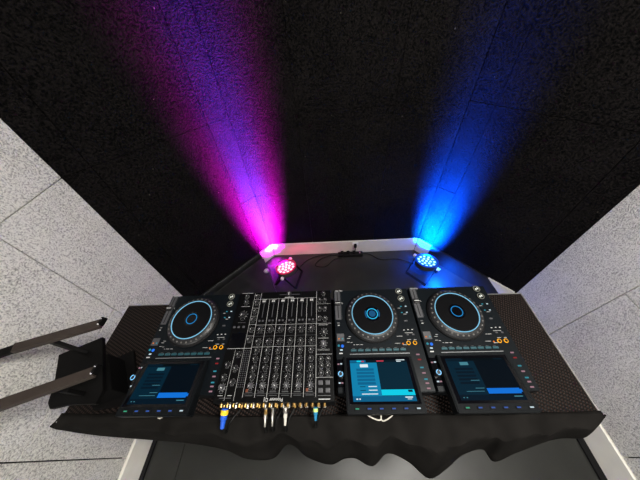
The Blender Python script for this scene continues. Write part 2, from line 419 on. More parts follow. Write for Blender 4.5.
    bm = B(); lathe(bm, [(0, 0), (.003, 0), (0, .0012)], .029, -.213, DH+.002, 12); obj('lamp', bm, G_CYAN, bl_)
    key('tempo_button', .017, .150, .010, .004, M_DIM); key('tempo_button', .017, .160, .008, .003, M_PRINT)
    dot('sync_button', .013, .238, .0042, G_CYAN); dot('sync_button', .027, .240, .0055, G_BLUE)
    key('master_button', .022, .254, .010, .005, G_WHT)
    key('call_button', .020, .266, .014, .004, M_PRINT)
    # rotary selector on a raised gloss panel
    bm = B(); bx(bm, .002, .0245, -.375, -.287, DH, DH+.003, 0, .001); sp = obj('selector_panel', bm, M_GLOSS, t)
    bm = B(); lathe(bm, [(0, .003), (.0105, .003), (.0100, .020), (.009, .022), (0, .022)], .0135, -.338, DH, 32); kn = obj('rotary_selector', bm, M_KNOB, sp, True)
    bm = B()
    for k in range(20):
        if k in (3, 4, 12): continue
        a = 2*PI*k/20; b_ = a+2*PI/20
        poly(bm, [(.0135+r*math.cos(q), -.338+r*math.sin(q), DH+.0224) for r, q in ((.0058, a), (.0088, a), (.0088, b_), (.0058, b_))])
    obj('selector_ring_light', bm, G_KNOBR, kn)
    for x, v, m in ((.008, .303, G_PINK), (.018, .302, G_WHT), (.009, .362, G_WHT), (.018, .362, G_PINK)):
        bm = B(); bx(bm, x-.0035, x+.0035, -v-.002, -v+.002, DH+.003, DH+.0045, 0); obj('selector_button', bm, m, sp)
    # right hand column
    for x, v in ((.283, .086), (.303, .086), (.281, .113), (.301, .113)): key('hot_cue_button', x, v, .007, .004, G_CYAN if x < .29 else G_WHT)
    key('memory_button', .288, .148, .014, .006, M_SLOT)
    for x, v in ((.272, .185), (.288, .184), (.304, .184)): key('loop_button', x, v, .006, .003, M_PRINT)
    for x, v in ((.282, .203), (.303, .203)): key('loop_button', x, v, .009, .006, M_SLOT)
    for x in (.277, .301):
        y = -.234
        bm = B(); lathe(bm, [(0, 0), (.0048, 0), (.0048, .003), (0, .003)], x, y, DH, 20, 0)
        ring(bm, .0050, .0074, x, y, DH, .0022, 24, 1); obj('loop_in_out_button', bm, [M_BLACK, G_YEL], t)
    dot('reloop_button', .256, .236, .003, G_ORG)
    for k, (x, v, m) in enumerate(((.300, .270, G_PINK), (.301, .287, G_RED), (.302, .313, G_CYAN), (.304, .330, G_PINK), (.305, .349, G_CYAN), (.306, .361, G_PINK), (.306, .376, G_PINK))):
        key('mode_button', x, v+.005, .012, .0045, m)
    for k in range(8):
        key('performance_pad', .068+k*.0262, .2565, .0215, .0085, M_PAD, .003)
    bm = B(); bx(bm, .052, .272, -.2715, -.2685, DH, DH+.0025, 0, .0006, 1); obj('pad_strip', bm, mat('brushed strip', (.25, .26, .27, 1), .35, .6), t)
    # printing on the plate
    bm = B(); z = DH+.0004
    rnd = random.Random(3)
    def dash(x, v, w, h=.0014, mi=0): poly(bm, [(x-w/2, -v-h/2, z), (x+w/2, -v-h/2, z), (x+w/2, -v+h/2, z), (x-w/2, -v+h/2, z)], mi)
    for x, v, w in ((.036, .062, .006), (.0385, .066, .004), (.274, .093, .012), (.292, .120, .014), (.05, .226, .010), (.062, .228, .008), (.085, .236, .012), (.10, .236, .01), (.072, .236, .006), (.288, .196, .03), (.25, .208, .022), (.236, .234, .02), (.282, .222, .014), (.305, .222, .010), (.262, .24, .016), (.058, .205, .010), (.053, .212, .012)):
        dash(x, v, w)
    for k in range(8): dash(.068+k*.0262, .2495, .010, .001, 1)
    for k in range(26): dash(.0328, .014+k*.0046, .003 if k % 5 else .0045, .0006, 1)
    obj('panel_print', bm, [M_PRINT, M_DIM], t)
    bm = text_bm('CDJ-3000', .0085, .026, -.0035, DH+.0004); obj('model_lettering', bm, M_PRINT, t)
    # sloping screen unit, hinged up at the rear
    SX0, SX1 = .027, .270
    y0, z0, y1, z1 = -.283, .093, -.452, .118
    d = Vector((0, y1-y0, z1-z0)); L = d.length; d.normalize(); u = Vector((0, -d.z, d.y)) * -1
    if u.z < 0: u = -u
    Ms = Matrix(((1, d.x, u.x, 0), (0, d.y, u.y, y0), (0, d.z, u.z, z0), (0, 0, 0, 1)))   # local: x, along slope, up
    bm = B()
    t2 = bmesh.new()
    vs = [(SX0, 0, 0), (SX1, 0, 0), (SX1, L, 0), (SX0, L, 0)]
    top = [t2.verts.new(Ms @ Vector(v)) for v in vs]
    lowp = [(SX0, y0+.006, DH-.004), (SX1, y0+.006, DH-.004), (SX1, y1, .074), (SX0, y1, .074)]
    low = [t2.verts.new(p) for p in lowp]
    t2.faces.new(top); t2.faces.new(low[::-1])
    for i in range(4): t2.faces.new((low[i], low[(i+1) % 4], top[(i+1) % 4], top[i]))
    bmesh.ops.recalc_face_normals(t2, faces=t2.faces)
    bmesh.ops.bevel(t2, geom=t2.edges[:], offset=.003, segments=2, affect='EDGES')
    merge(bm, t2)
    su = obj('screen_housing', bm, M_BODY, t)
    bm = B(); bx(bm, SX0+.010, SX1-.010, .004, L-.024, .0001, .0012, 0, .0004, 1)
    bmesh.ops.transform(bm, matrix=Ms, verts=bm.verts); gl = obj('screen_glass', bm, M_GLOSS, su)
    # picture on the screen
    ax0, ax1, ay0, ay1 = SX0+.022, SX1-.022, .013, .139
    bm = B()
    def q(s0, s1, t0, t1, mi, lv=1):
        zz = .0013+lv*.00012
        X = lambda s: ax0+(ax1-ax0)*s
        Y = lambda v: ay0+(ay1-ay0)*v
        f = poly(bm, [Ms @ Vector(p) for p in ((X(s0), Y(t0), zz), (X(s1), Y(t0), zz), (X(s1), Y(t1), zz), (X(s0), Y(t1), zz))], mi)
    q(0, 1, 0, 1, 0)
    if sc == 'bright':
        cols = [(4, 38, 54), (14, 128, 172), (5, 22, 32), (10, 98, 140), (225, 240, 245), (10, 205, 232), (200, 60, 80), (8, 92, 132)]
    else:
        cols = [(2, 12, 22), (3, 34, 50), (1, 10, 16), (3, 26, 40), (70, 130, 145), (16, 112, 215), (60, 30, 40), (3, 22, 36)]
    q(0, 1, .88, 1, 7, 2); q(0, .47, .07, .88, 1, 2); q(0, 1, 0, .06, 2, 2); q(0, .28, 0, .06, 3, 3)
    if sc == 'bright':
        for k in range(5): q(.10, .40, .22+k*.085, .28+k*.085, 3, 3)
        q(.17, .31, .11, .19, 4, 4)
        for k, (a, b_) in enumerate(((.27, .41), (.27, .41), (.15, .41))): q(a, b_, .655+k*.085, .675+k*.085, 4, 4)
        q(.13, .22, .66, .675, 0, 4); q(.13, .22, .745, .76, 0, 4)
        q(.47, 1, .74, .87, 5, 4); q(.9, .97, .75, .8, 0, 5)
        q(.05, .08, .93, .96, 4, 4); q(.1, .12, .93, .96, 4, 4); q(.83, .95, .9, .925, 4, 4); q(.86, .93, .945, .96, 4, 4)
        q(.47, .6, .015, .045, 6, 4); q(.82, .97, .0, .02, 4, 4); q(.82, .9, .035, .055, 4, 4); q(.12, .2, .01, .05, 5, 4); q(.2, .25, .02, .05, 6, 5)
    else:
        q(.22, .36, .10, .18, 4, 4); q(.22, .36, .12, .16, 4, 4); q(.17, .3, .02, .05, 3, 4)
        q(.28, .42, .55, .562, 4, 4); q(.3, .44, .73, .742, 4, 4); q(.14, .42, .80, .81, 4, 4)
        for k in range(5): q(.10, .40, .25+k*.085, .30+k*.085, 7, 3)
        q(.47, .97, .74, .86, 5, 4); q(.93, 1, .765, .83, 5, 4)
        q(.83, .96, .91, .93, 4, 4); q(.05, .07, .93, .95, 4, 4); q(.1, .12, .93, .95, 4, 4); q(.82, .96, .015, .045, 3, 5)
    ms = [mat('screen tone %d %d %d' % c, (.001, .001, .001, 1), .5, spec=.01, emit=lin(*c), es=1.0) for c in cols]
    obj('screen_picture', bm, ms, gl)
    for k, m in enumerate((G_GRN, G_BLUE, G_BLUE, G_BLUE, G_BLUE, G_WHT)):
        x = SX0+.032+k*.0375
        bm = B(); bx(bm, x-.0085, x+.0085, L-.0165, L-.0085, 0, .003, 0, .001, 1); bx(bm, x-.0055, x+.0055, L-.0145, L-.0110, .003, .0034, 1)
        bmesh.ops.transform(bm, matrix=Ms, verts=bm.verts); obj('screen_button', bm, [M_BLACK, m if k not in (1, 2, 3, 4) else glow('dusk blue button', (50, 90, 175), .9)], su)
    # rear sockets
    for k, x in enumerate((.045, .075, .14, .21, .25)):
        bm = B(); lathe(bm, [(0, 0), (.0055, 0), (.0055, .008), (.003, .008), (.003, .004), (0, .004)], n=16, M=Matrix.Translation((x, -DD+.0005, .045)) @ Matrix.Rotation(PI/2, 4, 'X')); obj('socket', bm, M_PLUGS, t)
    return t
DY = .530
dim = make_player('dim'); dim.location = (-.7465, DY, TZ+.0006)
dim['label'] = 'leftmost black media player with dark blue screen, left of the mixer'
br = make_player('bright'); br.location = (.0025, DY, TZ+.0006)
br['label'] = 'middle black media player with the brightest teal screen, right beside the mixer'
d4 = copy_tree(dim); d4.location = (.336, DY, TZ+.0006)
d4['label'] = 'rightmost black media player with dark blue screen, beside the bare strip of mat'
for o in (dim, br, d4): o['group'] = 'media players on the booth table'

# ---------------------------------------------------------------- mixer
MW, MD, MH = .404, .405, .105
mx = thing('dj_mixer', 'large black six-channel mixer full of knobs between two media players', 'mixer', (-.412, .517, TZ+.0006))
bm = B(); bx(bm, 0, MW, -MD, 0, .012, MH-.003, 0, .004); obj('body', bm, M_BODY, mx)
bm = B(); bx(bm, .001, MW-.001, -MD+.001, -.001, MH-.0028, MH, 0, .001); obj('top_plate', bm, M_MIXTOP, mx)
for x in (.04, MW-.04):
    for y in (-.04, -MD+.04):
        bm = B(); lathe(bm, [(0, 0), (.016, 0), (.018, .012), (0, .012)], x, y, 0, 20); obj('foot', bm, M_BLACK, mx)
pr = B(); pz = MH+.0003
def ln(x0, v0, x1, v1, w=.0009, mi=0):
    a = Vector((x0, -v0)); b_ = Vector((x1, -v1)); d = (b_-a); n_ = Vector((-d.y, d.x)).normalized()*w/2
    poly(pr, [(a.x-n_.x, a.y-n_.y, pz), (b_.x-n_.x, b_.y-n_.y, pz), (b_.x+n_.x, b_.y+n_.y, pz), (a.x+n_.x, a.y+n_.y, pz)], mi)
proto_knobs = {}
def knob(x, v, r=.0068, h=.014, ang=None, cap=M_KNOB, ticks=True, name='knob'):
    key = (round(r, 4), round(h, 4), cap.name)
    if key not in proto_knobs:
        bm = B(); lathe(bm, [(0, 0), (r*1.25, 0), (r*1.2, .002), (r, .003), (r*.92, h), (r*.8, h+.0008), (0, h+.0008)], 0, 0, 0, 20)
        p = obj(name, bm, cap, mx, True)
        bm = B(); bx(bm, -.0006, .0006, -r*.95, -r*.15, h+.0008, h+.0013); w = obj('pointer', bm, M_WHITE, p)
        proto_knobs[key] = (p, w); first = True
    else:
        p0, w0 = proto_knobs[key]
        p = p0.copy(); C.objects.link(p); p.parent = mx
        w = w0.copy(); C.objects.link(w); w.parent = p
    p.location = (x, -v, MH+.0002)
    p.rotation_euler = (0, 0, random.uniform(-.9, .9) if ang is None else ang)
    if ticks:
        for k in range(9):
            a = -PI/2+(.45+k*.67)
            ca, sa = math.cos(a), math.sin(a)
            ln(x+ca*r*1.38, v-sa*r*1.38, x+ca*r*1.72, v-sa*r*1.72, .0009, 0)
        ln(x-.006, v+r*1.9, x+.006, v+r*1.9, .0012, 1)
    return p
CX = [.098+.0408*(k+.5) for k in range(6)]
# channel dividers and frame lines
for k in range(7): ln(.098+.0408*k+ (.0), .035 if k not in (0, 6) else .004, .098+.0408*k, .392, .0010, 0)
ln(.070, .004, .070, .40, .0009, 0); ln(.038, .24, .038, .40, .0009, 0); ln(.004, .236, .098, .236, .0011, 0)
ln(.098, .034, .343, .034, .0008, 0); ln(.098, .148, .343, .148, .0008, 0); ln(.098, .192, .343, .192, .0006, 1); ln(.098, .232, .343, .232, .0008, 0)
ln(.343, .148, .402, .148, .0007, 0); ln(.343, .262, .402, .262, .0008, 0); ln(.343, .336, .402, .336, .0008, 0); ln(.343, .064, .402, .064, .0006, 0)
ln(.07, .075, .098, .075, .0007, 0); ln(.07, .035, .098, .035, .0007, 0); ln(.07, .11, .098, .11, .0007, 0); ln(.07, .145, .098, .145, .0007, 0); ln(.07, .19, .098, .19, .0007, 0)
ln(.098, .381, .343, .381, .0007, 1)
# faders
for k, x in enumerate(CX):
    bm = B(); bx(bm, x-.012, x+.012, -.120, -.040, MH, MH+.0008); bx(bm, x-.0013, x+.0013, -.117, -.044, MH+.0008, MH+.0012, 1)
    f = obj('channel_fader', bm, [M_MIXTOP, M_SLOT], mx)
    v = .050
    bm = B(); bx(bm, x-.0075, x+.0075, -v-.006, -v+.006, MH+.0013, MH+.011, 0, .0015); bx(bm, x-.0062, x-.001, -v-.0035, -v+.0035, MH+.011, MH+.0114, 1); bx(bm, x+.001, x+.0062, -v-.0035, -v+.0035, MH+.011, MH+.0114, 1)
    obj('fader_cap', bm, [M_KNOB, M_PRINT], f)
    for s in range(11):
        vv = .064+s*.0053
        ln(x-.010, vv, x-.0045, vv, .0006, 1); ln(x+.0045, vv, x+.010, vv, .0006, 1)
    ln(x-.0105, .062, x-.0105, .118, .0006, 0); ln(x+.0105, .062, x+.0105, .118, .0006, 0)
    ln(x-.008, .0365, x+.008, .0365, .0015, 0)
    for xx in (x-.008, x+.006):
        bm = B(); bx(bm, xx-.004, xx+.004, -.1345, -.1275, MH, MH+.003, 0, .0008, 1); obj('cue_key', bm, M_KNOBL if xx < x else M_SLOT, mx)
    for v, r, cap in ((.165, .0078, M_KNOB), (.212, .0072, M_KNOB), (.2445, .0064, M_KNOB), (.2735, .0064, M_KNOB), (.302, .0064, M_KNOB), (.330, .0064, M_KNOB), (.3575, .0072, M_KNOBL)):
        knob(x+.002, v, r, cap=cap)
    ln(x-.012, .376, x+.010, .376, .0016, 1)
    ln(x-.013, .386, x+.013, .386, .0012, 1)
    if k in (0, 5): 
        bm = B(); bx(bm, x-.013, x-.005, -.376, -.367, MH, MH+.002, 0, .0006, 1); obj('input_key', bm, mat('dim orange key', (.12, .03, .01, 1), .4), mx)
bm = B(); bx(bm, .175, .275, -.0215, -.0085, MH, MH+.0008); bx(bm, .18, .27, -.0165, -.0145, MH+.0008, MH+.0012, 1); cf = obj('crossfader', bm, [M_MIXTOP, M_SLOT], mx)
bm = B(); bx(bm, .212, .232, -.022, -.008, MH+.0013, MH+.010, 0, .0015); bx(bm, .2213, .2227, -.022, -.008, MH+.010, MH+.0104, 1); obj('fader_cap', bm, [M_KNOB, M_WHITE], cf)
ln(.222, .001, .222, .03, .001, 0); ln(.204, .029, .244, .029, .0022, 0)
# left hand block: filter, mic and display
knob(.036, .020, .0062); knob(.038, .047, .0070); knob(.038, .104, .0115, .016)
knob(.054, .256, .0062); knob(.022, .290, .0062); knob(.053, .303, .0062); knob(.020, .330, .0062); knob(.054, .345, .0062); knob(.022, .362, .0085, .016, cap=M_KNOBL)
for v in (.02, .05, .09, .125, .165, .205): knob(.084, v, .0058)
ln(.02, .066, .056, .066, .0012, 0); ln(.022, .136, .054, .136, .0012, 1); ln(.01, .003, .06, .003, .0012, 0); ln(.012, .385, .03, .385, .0012, 0); ln(.046, .385, .062, .385, .0012, 0); ln(.02, .392, .06, .392, .0014, 1)
for x in (.012, .03, .05):
    bm = B(); bx(bm, x-.005, x+.005, -.158, -.150, MH, MH+.003, 0, .0008, 1); obj('effect_key', bm, M_SLOT, mx)
bm = B(); bx(bm, .008, .064, -.232, -.178, MH, MH+.0012, 0, .0004, 1); obj('display_window', bm, M_GLOSS, mx)
# level meters
bm = B()
for c in range(3):
    for s in range(18): 
        x = .076+c*.0078; v = .245+s*.0068
        bx(bm, x-.0017, x+.0017, -v-.0015, -v+.0015, MH, MH+.0009)
lm_ = obj('level_meter', bm, M_SLOT, mx)
# right hand block
for v in (.047, .086): knob(.355, v, .0060); knob(.377, v, .0060)
knob(.354, .124, .006); knob(.377, .128, .0065); knob(.372, .182, .0095, .015); knob(.370, .226, .0088, .016, cap=M_KNOBL)
for v in (.278, .300, .322): knob(.361, v, .0056); knob(.385, v, .0056)
knob(.372, .016, .006)
for x in (.359, .383):
    for v in (.352, .374):
        bm = B(); bx(bm, x-.0075, x+.0075, -v-.0065, -v+.0065, MH, MH+.006, 0, .0015); obj('effect_button', bm, M_KNOBL, mx)
ln(.352, .398, .39, .398, .0022, 0); ln(.35, .388, .392, .388, .0012, 1); ln(.35, .205, .39, .205, .001, 0); ln(.352, .154, .388, .154, .001, 0)
for k in range(10): ln(.350+k*.0045, .244, .350+k*.0045, .250, .0007, 0)
rr = random.Random(11)
for k in range(90):
    x = CX[k % 6]+rr.uniform(-.015, .010); v = rr.choice((.141, .18, .226, .2585, .287, .316, .3435, .371))
    ln(x, v, x+.006, v, .0011, 1)
obj('panel_print', pr, [M_PRINT, M_DIM], mx)
bm = text_bm('Pioneer DJ', .0145, .203, -.3975, MH+.0004); obj('brand_lettering', bm, M_PRINT, mx)
# rear sockets in rows, gold and nickel
for k in range(18):
    x = .022+k*.0205
    for z, m in ((.078, M_GOLD), (.052, M_PLUGS if k % 3 else M_GOLD)):
        bm = B(); lathe(bm, [(0, 0), (.0052, 0), (.0052, .010), (.0030, .010), (.0030, .004), (0, .004)], n=14, M=Matrix.Translation((x, -MD+.0005, z)) @ Matrix.Rotation(PI/2, 4, 'X')); obj('socket', bm, m, mx)

# ---------------------------------------------------------------- plugs and leads at the rear
YRm = .517-MD-.0105                                         # tip plane of the mixer sockets
def lead(name, x, z, mats, r, length, path, label, group=None, cab=M_BCAB, rc=.003, y0=None, slant=0):
    y0 = YRm if y0 is None else y0
    t = thing(name, label, 'cable', (x, y0, z), 0, group)
    bm = B(); lathe(bm, [(0, 0), (r, 0), (r*1.05, length*.55), (r*.8, length*.6), (r*.6, length), (0, length)], n=16, M=Matrix.Rotation(slant, 4, 'Z') @ Matrix.Rotation(PI/2+.35, 4, 'X'), mis=None)
    obj('plug', bm, mats[0], t, True)
    if len(mats) > 1:
        bm = B(); lathe(bm, [(r*1.08, length*.08), (r*1.15, length*.12), (r*1.15, length*.3), (r*1.08, length*.34)], n=16, M=Matrix.Rotation(slant, 4, 'Z') @ Matrix.Rotation(PI/2+.35, 4, 'X')); obj('plug_collar', bm, mats[1], t, True)
    e = Matrix.Rotation(slant, 4, 'Z') @ Matrix.Rotation(PI/2+.35, 4, 'X') @ Vector((0, 0, length*.9))
    bm = B(); tube(bm, [tuple(e)]+path, rc); obj('cord', bm, cab, t, True)
    return t
lead('network_lead', -.375, TZ+.078, [M_BLUEP, M_YEL], .0105, .056, [(.002, -.062, -.050), (.004, -.030, -.066), (.03, .004, -.070)], 'bright blue network lead with yellow collar at left end of mixer', slant=-.05)
lead('audio_lead', -.238, TZ+.072, [M_PLUGS, M_GOLD], .0055, .052, [(.0, -.060, -.046), (.004, -.026, -.060), (.02, .006, -.064)], 'leftmost metal plug under the mixer lettering, with a gold collar', 'audio leads in the mixer sockets')
lead('audio_lead', -.214, TZ+.072, [M_PLUGS], .0050, .050, [(.0, -.058, -.046), (.004, -.026, -.060), (.02, .006, -.064)], 'slim grey metal plug, second from left under the mixer lettering', 'audio leads in the mixer sockets')
lead('audio_lead', -.172, TZ+.072, [M_WCAB, M_PLUGS], .0060, .048, [(.0, -.058, -.048), (.004, -.026, -.060), (.02, .006, -.064)], 'cream white plug, rightmost of three below the mixer lettering', 'audio leads in the mixer sockets')
lead('network_lead', -.072, TZ+.075, [M_TEALP, M_LGREEN], .0065, .036, [(.0, -.05, -.042), (.004, -.026, -.060), (.02, .004, -.064)], 'teal lead with pale green collar near right end of mixer')
for nm, x, lab, m in (('link_lead', -.625, 'thin cream lead hanging behind the leftmost media player', M_WCAB), ('link_lead', .145, 'looped cream lead behind the middle media player', M_WCAB), ('link_lead', .497, 'short lead behind the rightmost media player', M_BCAB)):
    t = thing(nm, lab, 'cable', (x, DY-DD-.008, TZ+.045), 0)
    bm = B(); lathe(bm, [(0, 0), (.006, 0), (.006, .02), (.004, .034), (0, .034)], n=14, M=Matrix.Rotation(PI/2+.2, 4, 'X')); obj('plug', bm, M_PLUGS if m is M_WCAB else M_BCAB, t, True)
    if abs(x-.145) < .01: pts = [(0, -.03, -.006), (.0, -.062, -.012), (.03, -.052, .004), (.07, -.020, -.02), (.10, -.006, -.036)]
    else: pts = [(0, -.03, -.006), (.0, -.050, -.016), (.012, -.040, -.030), (.03, .0, -.035)]
    bm = B(); tube(bm, pts, .002); obj('cord', bm, m, t, True)
    if abs(x-.145) < .01:
        bm = B(); tube(bm, [(0, -.03, -.006), (-.005, -.060, -.012), (-.04, -.052, .002), (-.065, -.03, -.014), (-.07, -.006, -.036)], .002); obj('cord', bm, m, t, True)

# ---------------------------------------------------------------- black cloth hanging off the near edge
hem = [(-1.046, .085, .850), (-1.060, .070, .840), (-1.052, .058, .828), (-.90, .040, .812), (-.72, .028, .800), (-.56, .018, .78), (-.42, .000, .76), (-.345, -.026, .71), (-.25, -.026, .70), (-.204, .012, .70), (-.165, .006, .70), (-.12, -.022, .70),
       (-.036, -.042, .70), (.018, -.026, .71), (.06, -.026, .71), (.118, -.046, .70), (.178, -.012, .70), (.25, -.035, .69), (.316, -.078, .67), (.38, -.055, .68), (.44, -.018, .71), (.515, -.002, .72), (.545, -.034, .71), (.62, -.010, .74), (.756, .024, .76), (.829, .026, .79), (.858, .045, .805), (.897, .078, .838)]
hem = [(x*(1.874-z)/(1.874-z), y, z) for x, y, z in hem]
HP = smooth_path(hem, 6)
bm = B(); rows = []
NR = 18
rc_ = random.Random(5)
n = len(HP)
for i, h in enumerate(HP):
    s = i/(n-1)
    ex = max(TX0-.006, min(TX1+.006, TX0-.006+(TX1-TX0+.012)*((h.x-HP[0].x)/(HP[-1].x-HP[0].x))))
    wob = .006*math.sin(ex*9+.6)+.004*math.sin(ex*23)
    # at the ends of the table the cloth starts on the end face
    top_y = TY0+.004+wob*.4+.012*max(0, min(1, (-.45-ex)/.15))
    col = []
    fold = math.sin(ex*38+2*math.sin(ex*7))*.5+math.sin(ex*71+1.3)*.25
    col.append(Vector((ex, top_y, TZ+.0025)))
    col.append(Vector((ex, TY0-.002, TZ+.004)))
    e = Vector((ex, TY0-.012, TZ-.001))
    col.append(e)
    for r in range(1, NR+1):
        u_ = r/NR
        # first outward and shallow, then steep
        ub = .42+.10*math.sin(ex*11+.5)+.06*math.sin(ex*29)                 # where the top band breaks into the drop
        if u_ < ub: ty = .55*u_/ub; tz = .07*u_/ub
        else: ty = .55+.45*(u_-ub)/(1-ub); tz = .07+.93*(u_-ub)/(1-ub)
        p = Vector((e.x+(h.x-e.x)*u_, e.y+(h.y-e.y)*ty, e.z+(h.z-e.z)*tz))
        p.y += fold*.010*math.sin(u_*PI); p.z += fold*.010*math.sin(u_*PI)
        col.append(p)
    rows.append([bm.verts.new(p) for p in col])
for i in range(n-1):
    for k in range(len(rows[0])-1):
        bm.faces.new((rows[i][k], rows[i][k+1], rows[i+1][k+1], rows[i+1][k]))
bmesh.ops.recalc_face_normals(bm, faces=bm.faces)
cl = obj('table_cloth', bm, M_CLOTH, smooth=True)
for p in cl.data.polygons: p.use_smooth = True
md = cl.modifiers.new('s', 'SOLIDIFY'); md.thickness = .003; md.offset = 0
tag(cl, 'black cloth with a wavy hem draped along the near edge of the table', 'cloth')

# ---------------------------------------------------------------- laptop stand at the table's left end
ls = thing('laptop_stand', 'black steel laptop stand with two long arms over the table\'s left end', 'stand', (-.93, .21, TZ))
def rel(p): return (p[0]+.93, p[1]-.21, p[2]-TZ)
bm = B(); prism(bm, [rel(p)[:2] for p in ((-.985, .25, 0), (-.86, .315, 0), (-.77, .18, 0), (-.77, .12, 0), (-.90, .105, 0))], .0005, .012, 0, .002); obj('base_plate', bm, M_STEELB, ls)
bm = B(); prism(bm, [rel(p)[:2] for p in ((-.955, .235, 0), (-.875, .275, 0), (-.785, .155, 0), (-.895, .12, 0))], .0122, .105, 0, .002); obj('upright', bm, M_STEELB, ls)
bm = B(); prism(bm, [rel(p)[:2] for p in ((-1.056, .268, 0), (-.922, .332, 0), (-.80, .150, 0), (-.80, .112, 0), (-.9, .11, 0), (-.952, .099, 0), (-.973, .116, 0), (-.994, .168, 0))], .1052, .122, 0, .0015); obj('tray', bm, M_STEELB, ls)
for k, (tip, a) in enumerate((((-.853, .343, 1.092), (-1.102, .236, 1.130)), ((-.768, .184, 1.092), (-1.02, .064, 1.143)))):
    tip = Vector(rel(tip)); a = Vector(rel(a)); ad = (tip-a).normalized()
    if k == 0: a0 = a; a = a+ad*.035
    bm = B(); bar(bm, a, tip, .031, .018, 0, .002); arm = obj('arm', bm, M_STEEL, ls)
    if k == 0:
        bm = B(); bar(bm, a0-ad*.03+Vector((0, -.004, -.004)), a+Vector((0, 0, -.001)), .028, .015, 0, .003); obj('arm_end', bm, M_STEELB, arm)
    bm = B(); bar(bm, tip+Vector((.0, -.010, .002)), tip+Vector((.004, .020, .006)), .010, .022, 0, .003)
    st = obj('lip_stop', bm, M_STEELB, arm)
    for yy in (-.008, .012):
        bm = B(); lathe(bm, [(0, 0), (.0035, 0), (.0035, .002), (.002, .004), (0, .004)], tip.x+.002, tip.y+yy, tip.z+.013, 12); obj('bolt', bm, M_CHROME, st)
# cross bars joining tray and arms
bm = B(); bar(bm, Vector(rel((-1.0, .283, 1.096))), Vector(rel((-.945, .272, .994))), .030, .012, 0, .002, up=(0, 1, 0)); obj('arm_support', bm, M_STEELB, ls)
bm = B(); bar(bm, Vector(rel((-.87, .14, 1.06))), Vector(rel((-.87, .14, .994))), .03, .012, 0, .002, up=(0, 1, 0)); obj('arm_support', bm, M_STEELB, ls)

# ---------------------------------------------------------------- PAR lamps on the floor
def par(loc, aim, lenscol, lensw, ringcol, yoke, label, knobcol):
    t = thing('par_lamp', label, 'stage light', loc, 0, 'stage lights on the floor behind the table')
    ax = Vector(aim).normalized()
    q_ = Vector((0, 0, 1)).rotation_difference(ax).to_matrix().to_4x4()
    side = (q_ @ Vector((1, 0, 0))).normalized()
    # keep the yoke axis horizontal
    sd = Vector((ax.y, -ax.x, 0)).normalized(); up_ = sd.cross(ax)*-1
    R_ = Matrix(((sd.x, ax.cross(sd).x, ax.x, 0), (sd.y, ax.cross(sd).y, ax.y, 0), (sd.z, ax.cross(sd).z, ax.z, 0), (0, 0, 0, 1)))
    Mh = Matrix.Translation((0, 0, .160)) @ R_
    bm = B(); lathe(bm, [(0, -.055), (.05, -.055), (.085, -.035), (.090, -.030), (.094, .022), (.094, .026), (.086, .026), (.084, .012), (0, .012)], 0, 0, 0, 48, 0, Mh)
    can = obj('housing', bm, mat('black lamp housing', (.02, .02, .022, 1), .45), t, True)
    bm = B(); lathe(bm, [(0, 0), (.084, 0), (.084, .0135), (0, .0135)], 0, 0, 0, 40, 0, Mh)
    for rr_, cnt in ((.0, 1), (.034, 6), (.066, 12)):
        pass
    face = obj('lens_plate', bm, glow('lens plate glow '+label[:4], lenscol, .9), can)
    for rr_, cnt in ((.0, 1), (.034, 6), (.066, 11)):
        for k in range(cnt):
            a = 2*PI*k/cnt
            bm = B(); lathe(bm, [(.0, .020), (.006, .019), (.0105, .0135), (0, .0136)], 0, 0, 0, 14, 0, Mh @ Matrix.Translation((rr_*math.cos(a), rr_*math.sin(a), 0)))
            obj('lens', bm, glow('lens glow '+label[:4], lensw, 2.2), face)
    bm = B(); lathe(bm, [(.0845, .0262), (.0945, .0262), (.0950, .018), (.0958, .018), (.0954, .0275), (.0845, .0275)], 0, 0, 0, 48, 0, Mh); obj('rim_glow_ring', bm, glow('lamp edge glow '+label[:4], ringcol, .8), can, True)  # added glowing ring, stands in for lens light scattered onto the rim
    sd = Vector(yoke).normalized()
    # double yoke, standing on the floor
    for s_, foot in ((1, .115), (-1, .115)):
        for dirn in (1, -1):
            bm = B()
            h0 = sd*(s_*.099)+Vector((0, 0, .160))
            fwd = Vector((-sd.y, sd.x, 0))
            f0 = sd*(s_*.10)+fwd*dirn*.10+Vector((0, 0, .004))
            bar(bm, h0, f0, .022, .003, 0, .0008, up=sd)
            obj('yoke_arm', bm, M_STEELB, t)
        bm = B(); lathe(bm, [(0, 0), (.015, 0), (.015, .02), (.011, .024), (0, .024)], n=8, M=Matrix.Translation(sd*(s_*.101)+Vector((0, 0, .160))) @ (Vector((0, 0, 1)).rotation_difference(sd*s_).to_matrix().to_4x4())); obj('clamp_knob', bm, knobcol, t)
    for dirn in (1, -1):
        fwd = Vector((-sd.y, sd.x, 0))
        bm = B(); bar(bm, sd*-.10+fwd*dirn*.10+Vector((0, 0, .002)), sd*.10+fwd*dirn*.10+Vector((0, 0, .002)), .024, .0035, 0, .0008); obj('yoke_foot', bm, M_STEELB, t)
    return t, ax
LP = (-.412, 1.225, 0); RP = (.85, 1.235, 0)
def tocorner(p, c, tilt):
    d = Vector((c[0]-p[0], c[1]-p[1], 0)).normalized()
    return d*math.sin(tilt)+Vector((0, 0, math.cos(tilt)))
La_ = tocorner(LP, (CL, YB), math.radians(13)); Ra_ = tocorner(RP, (CR+.05, YB), math.radians(13))
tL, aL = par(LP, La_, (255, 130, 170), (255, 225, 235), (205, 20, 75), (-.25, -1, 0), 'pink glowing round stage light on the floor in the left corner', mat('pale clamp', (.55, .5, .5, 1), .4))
tR, aR = par(RP, Ra_, (40, 150, 255), (170, 245, 255), (10, 70, 215), (.7, -.75, 0), 'blue glowing round stage light on the floor in the right corner', mat('pale clamp', (.55, .5, .5, 1), .4))
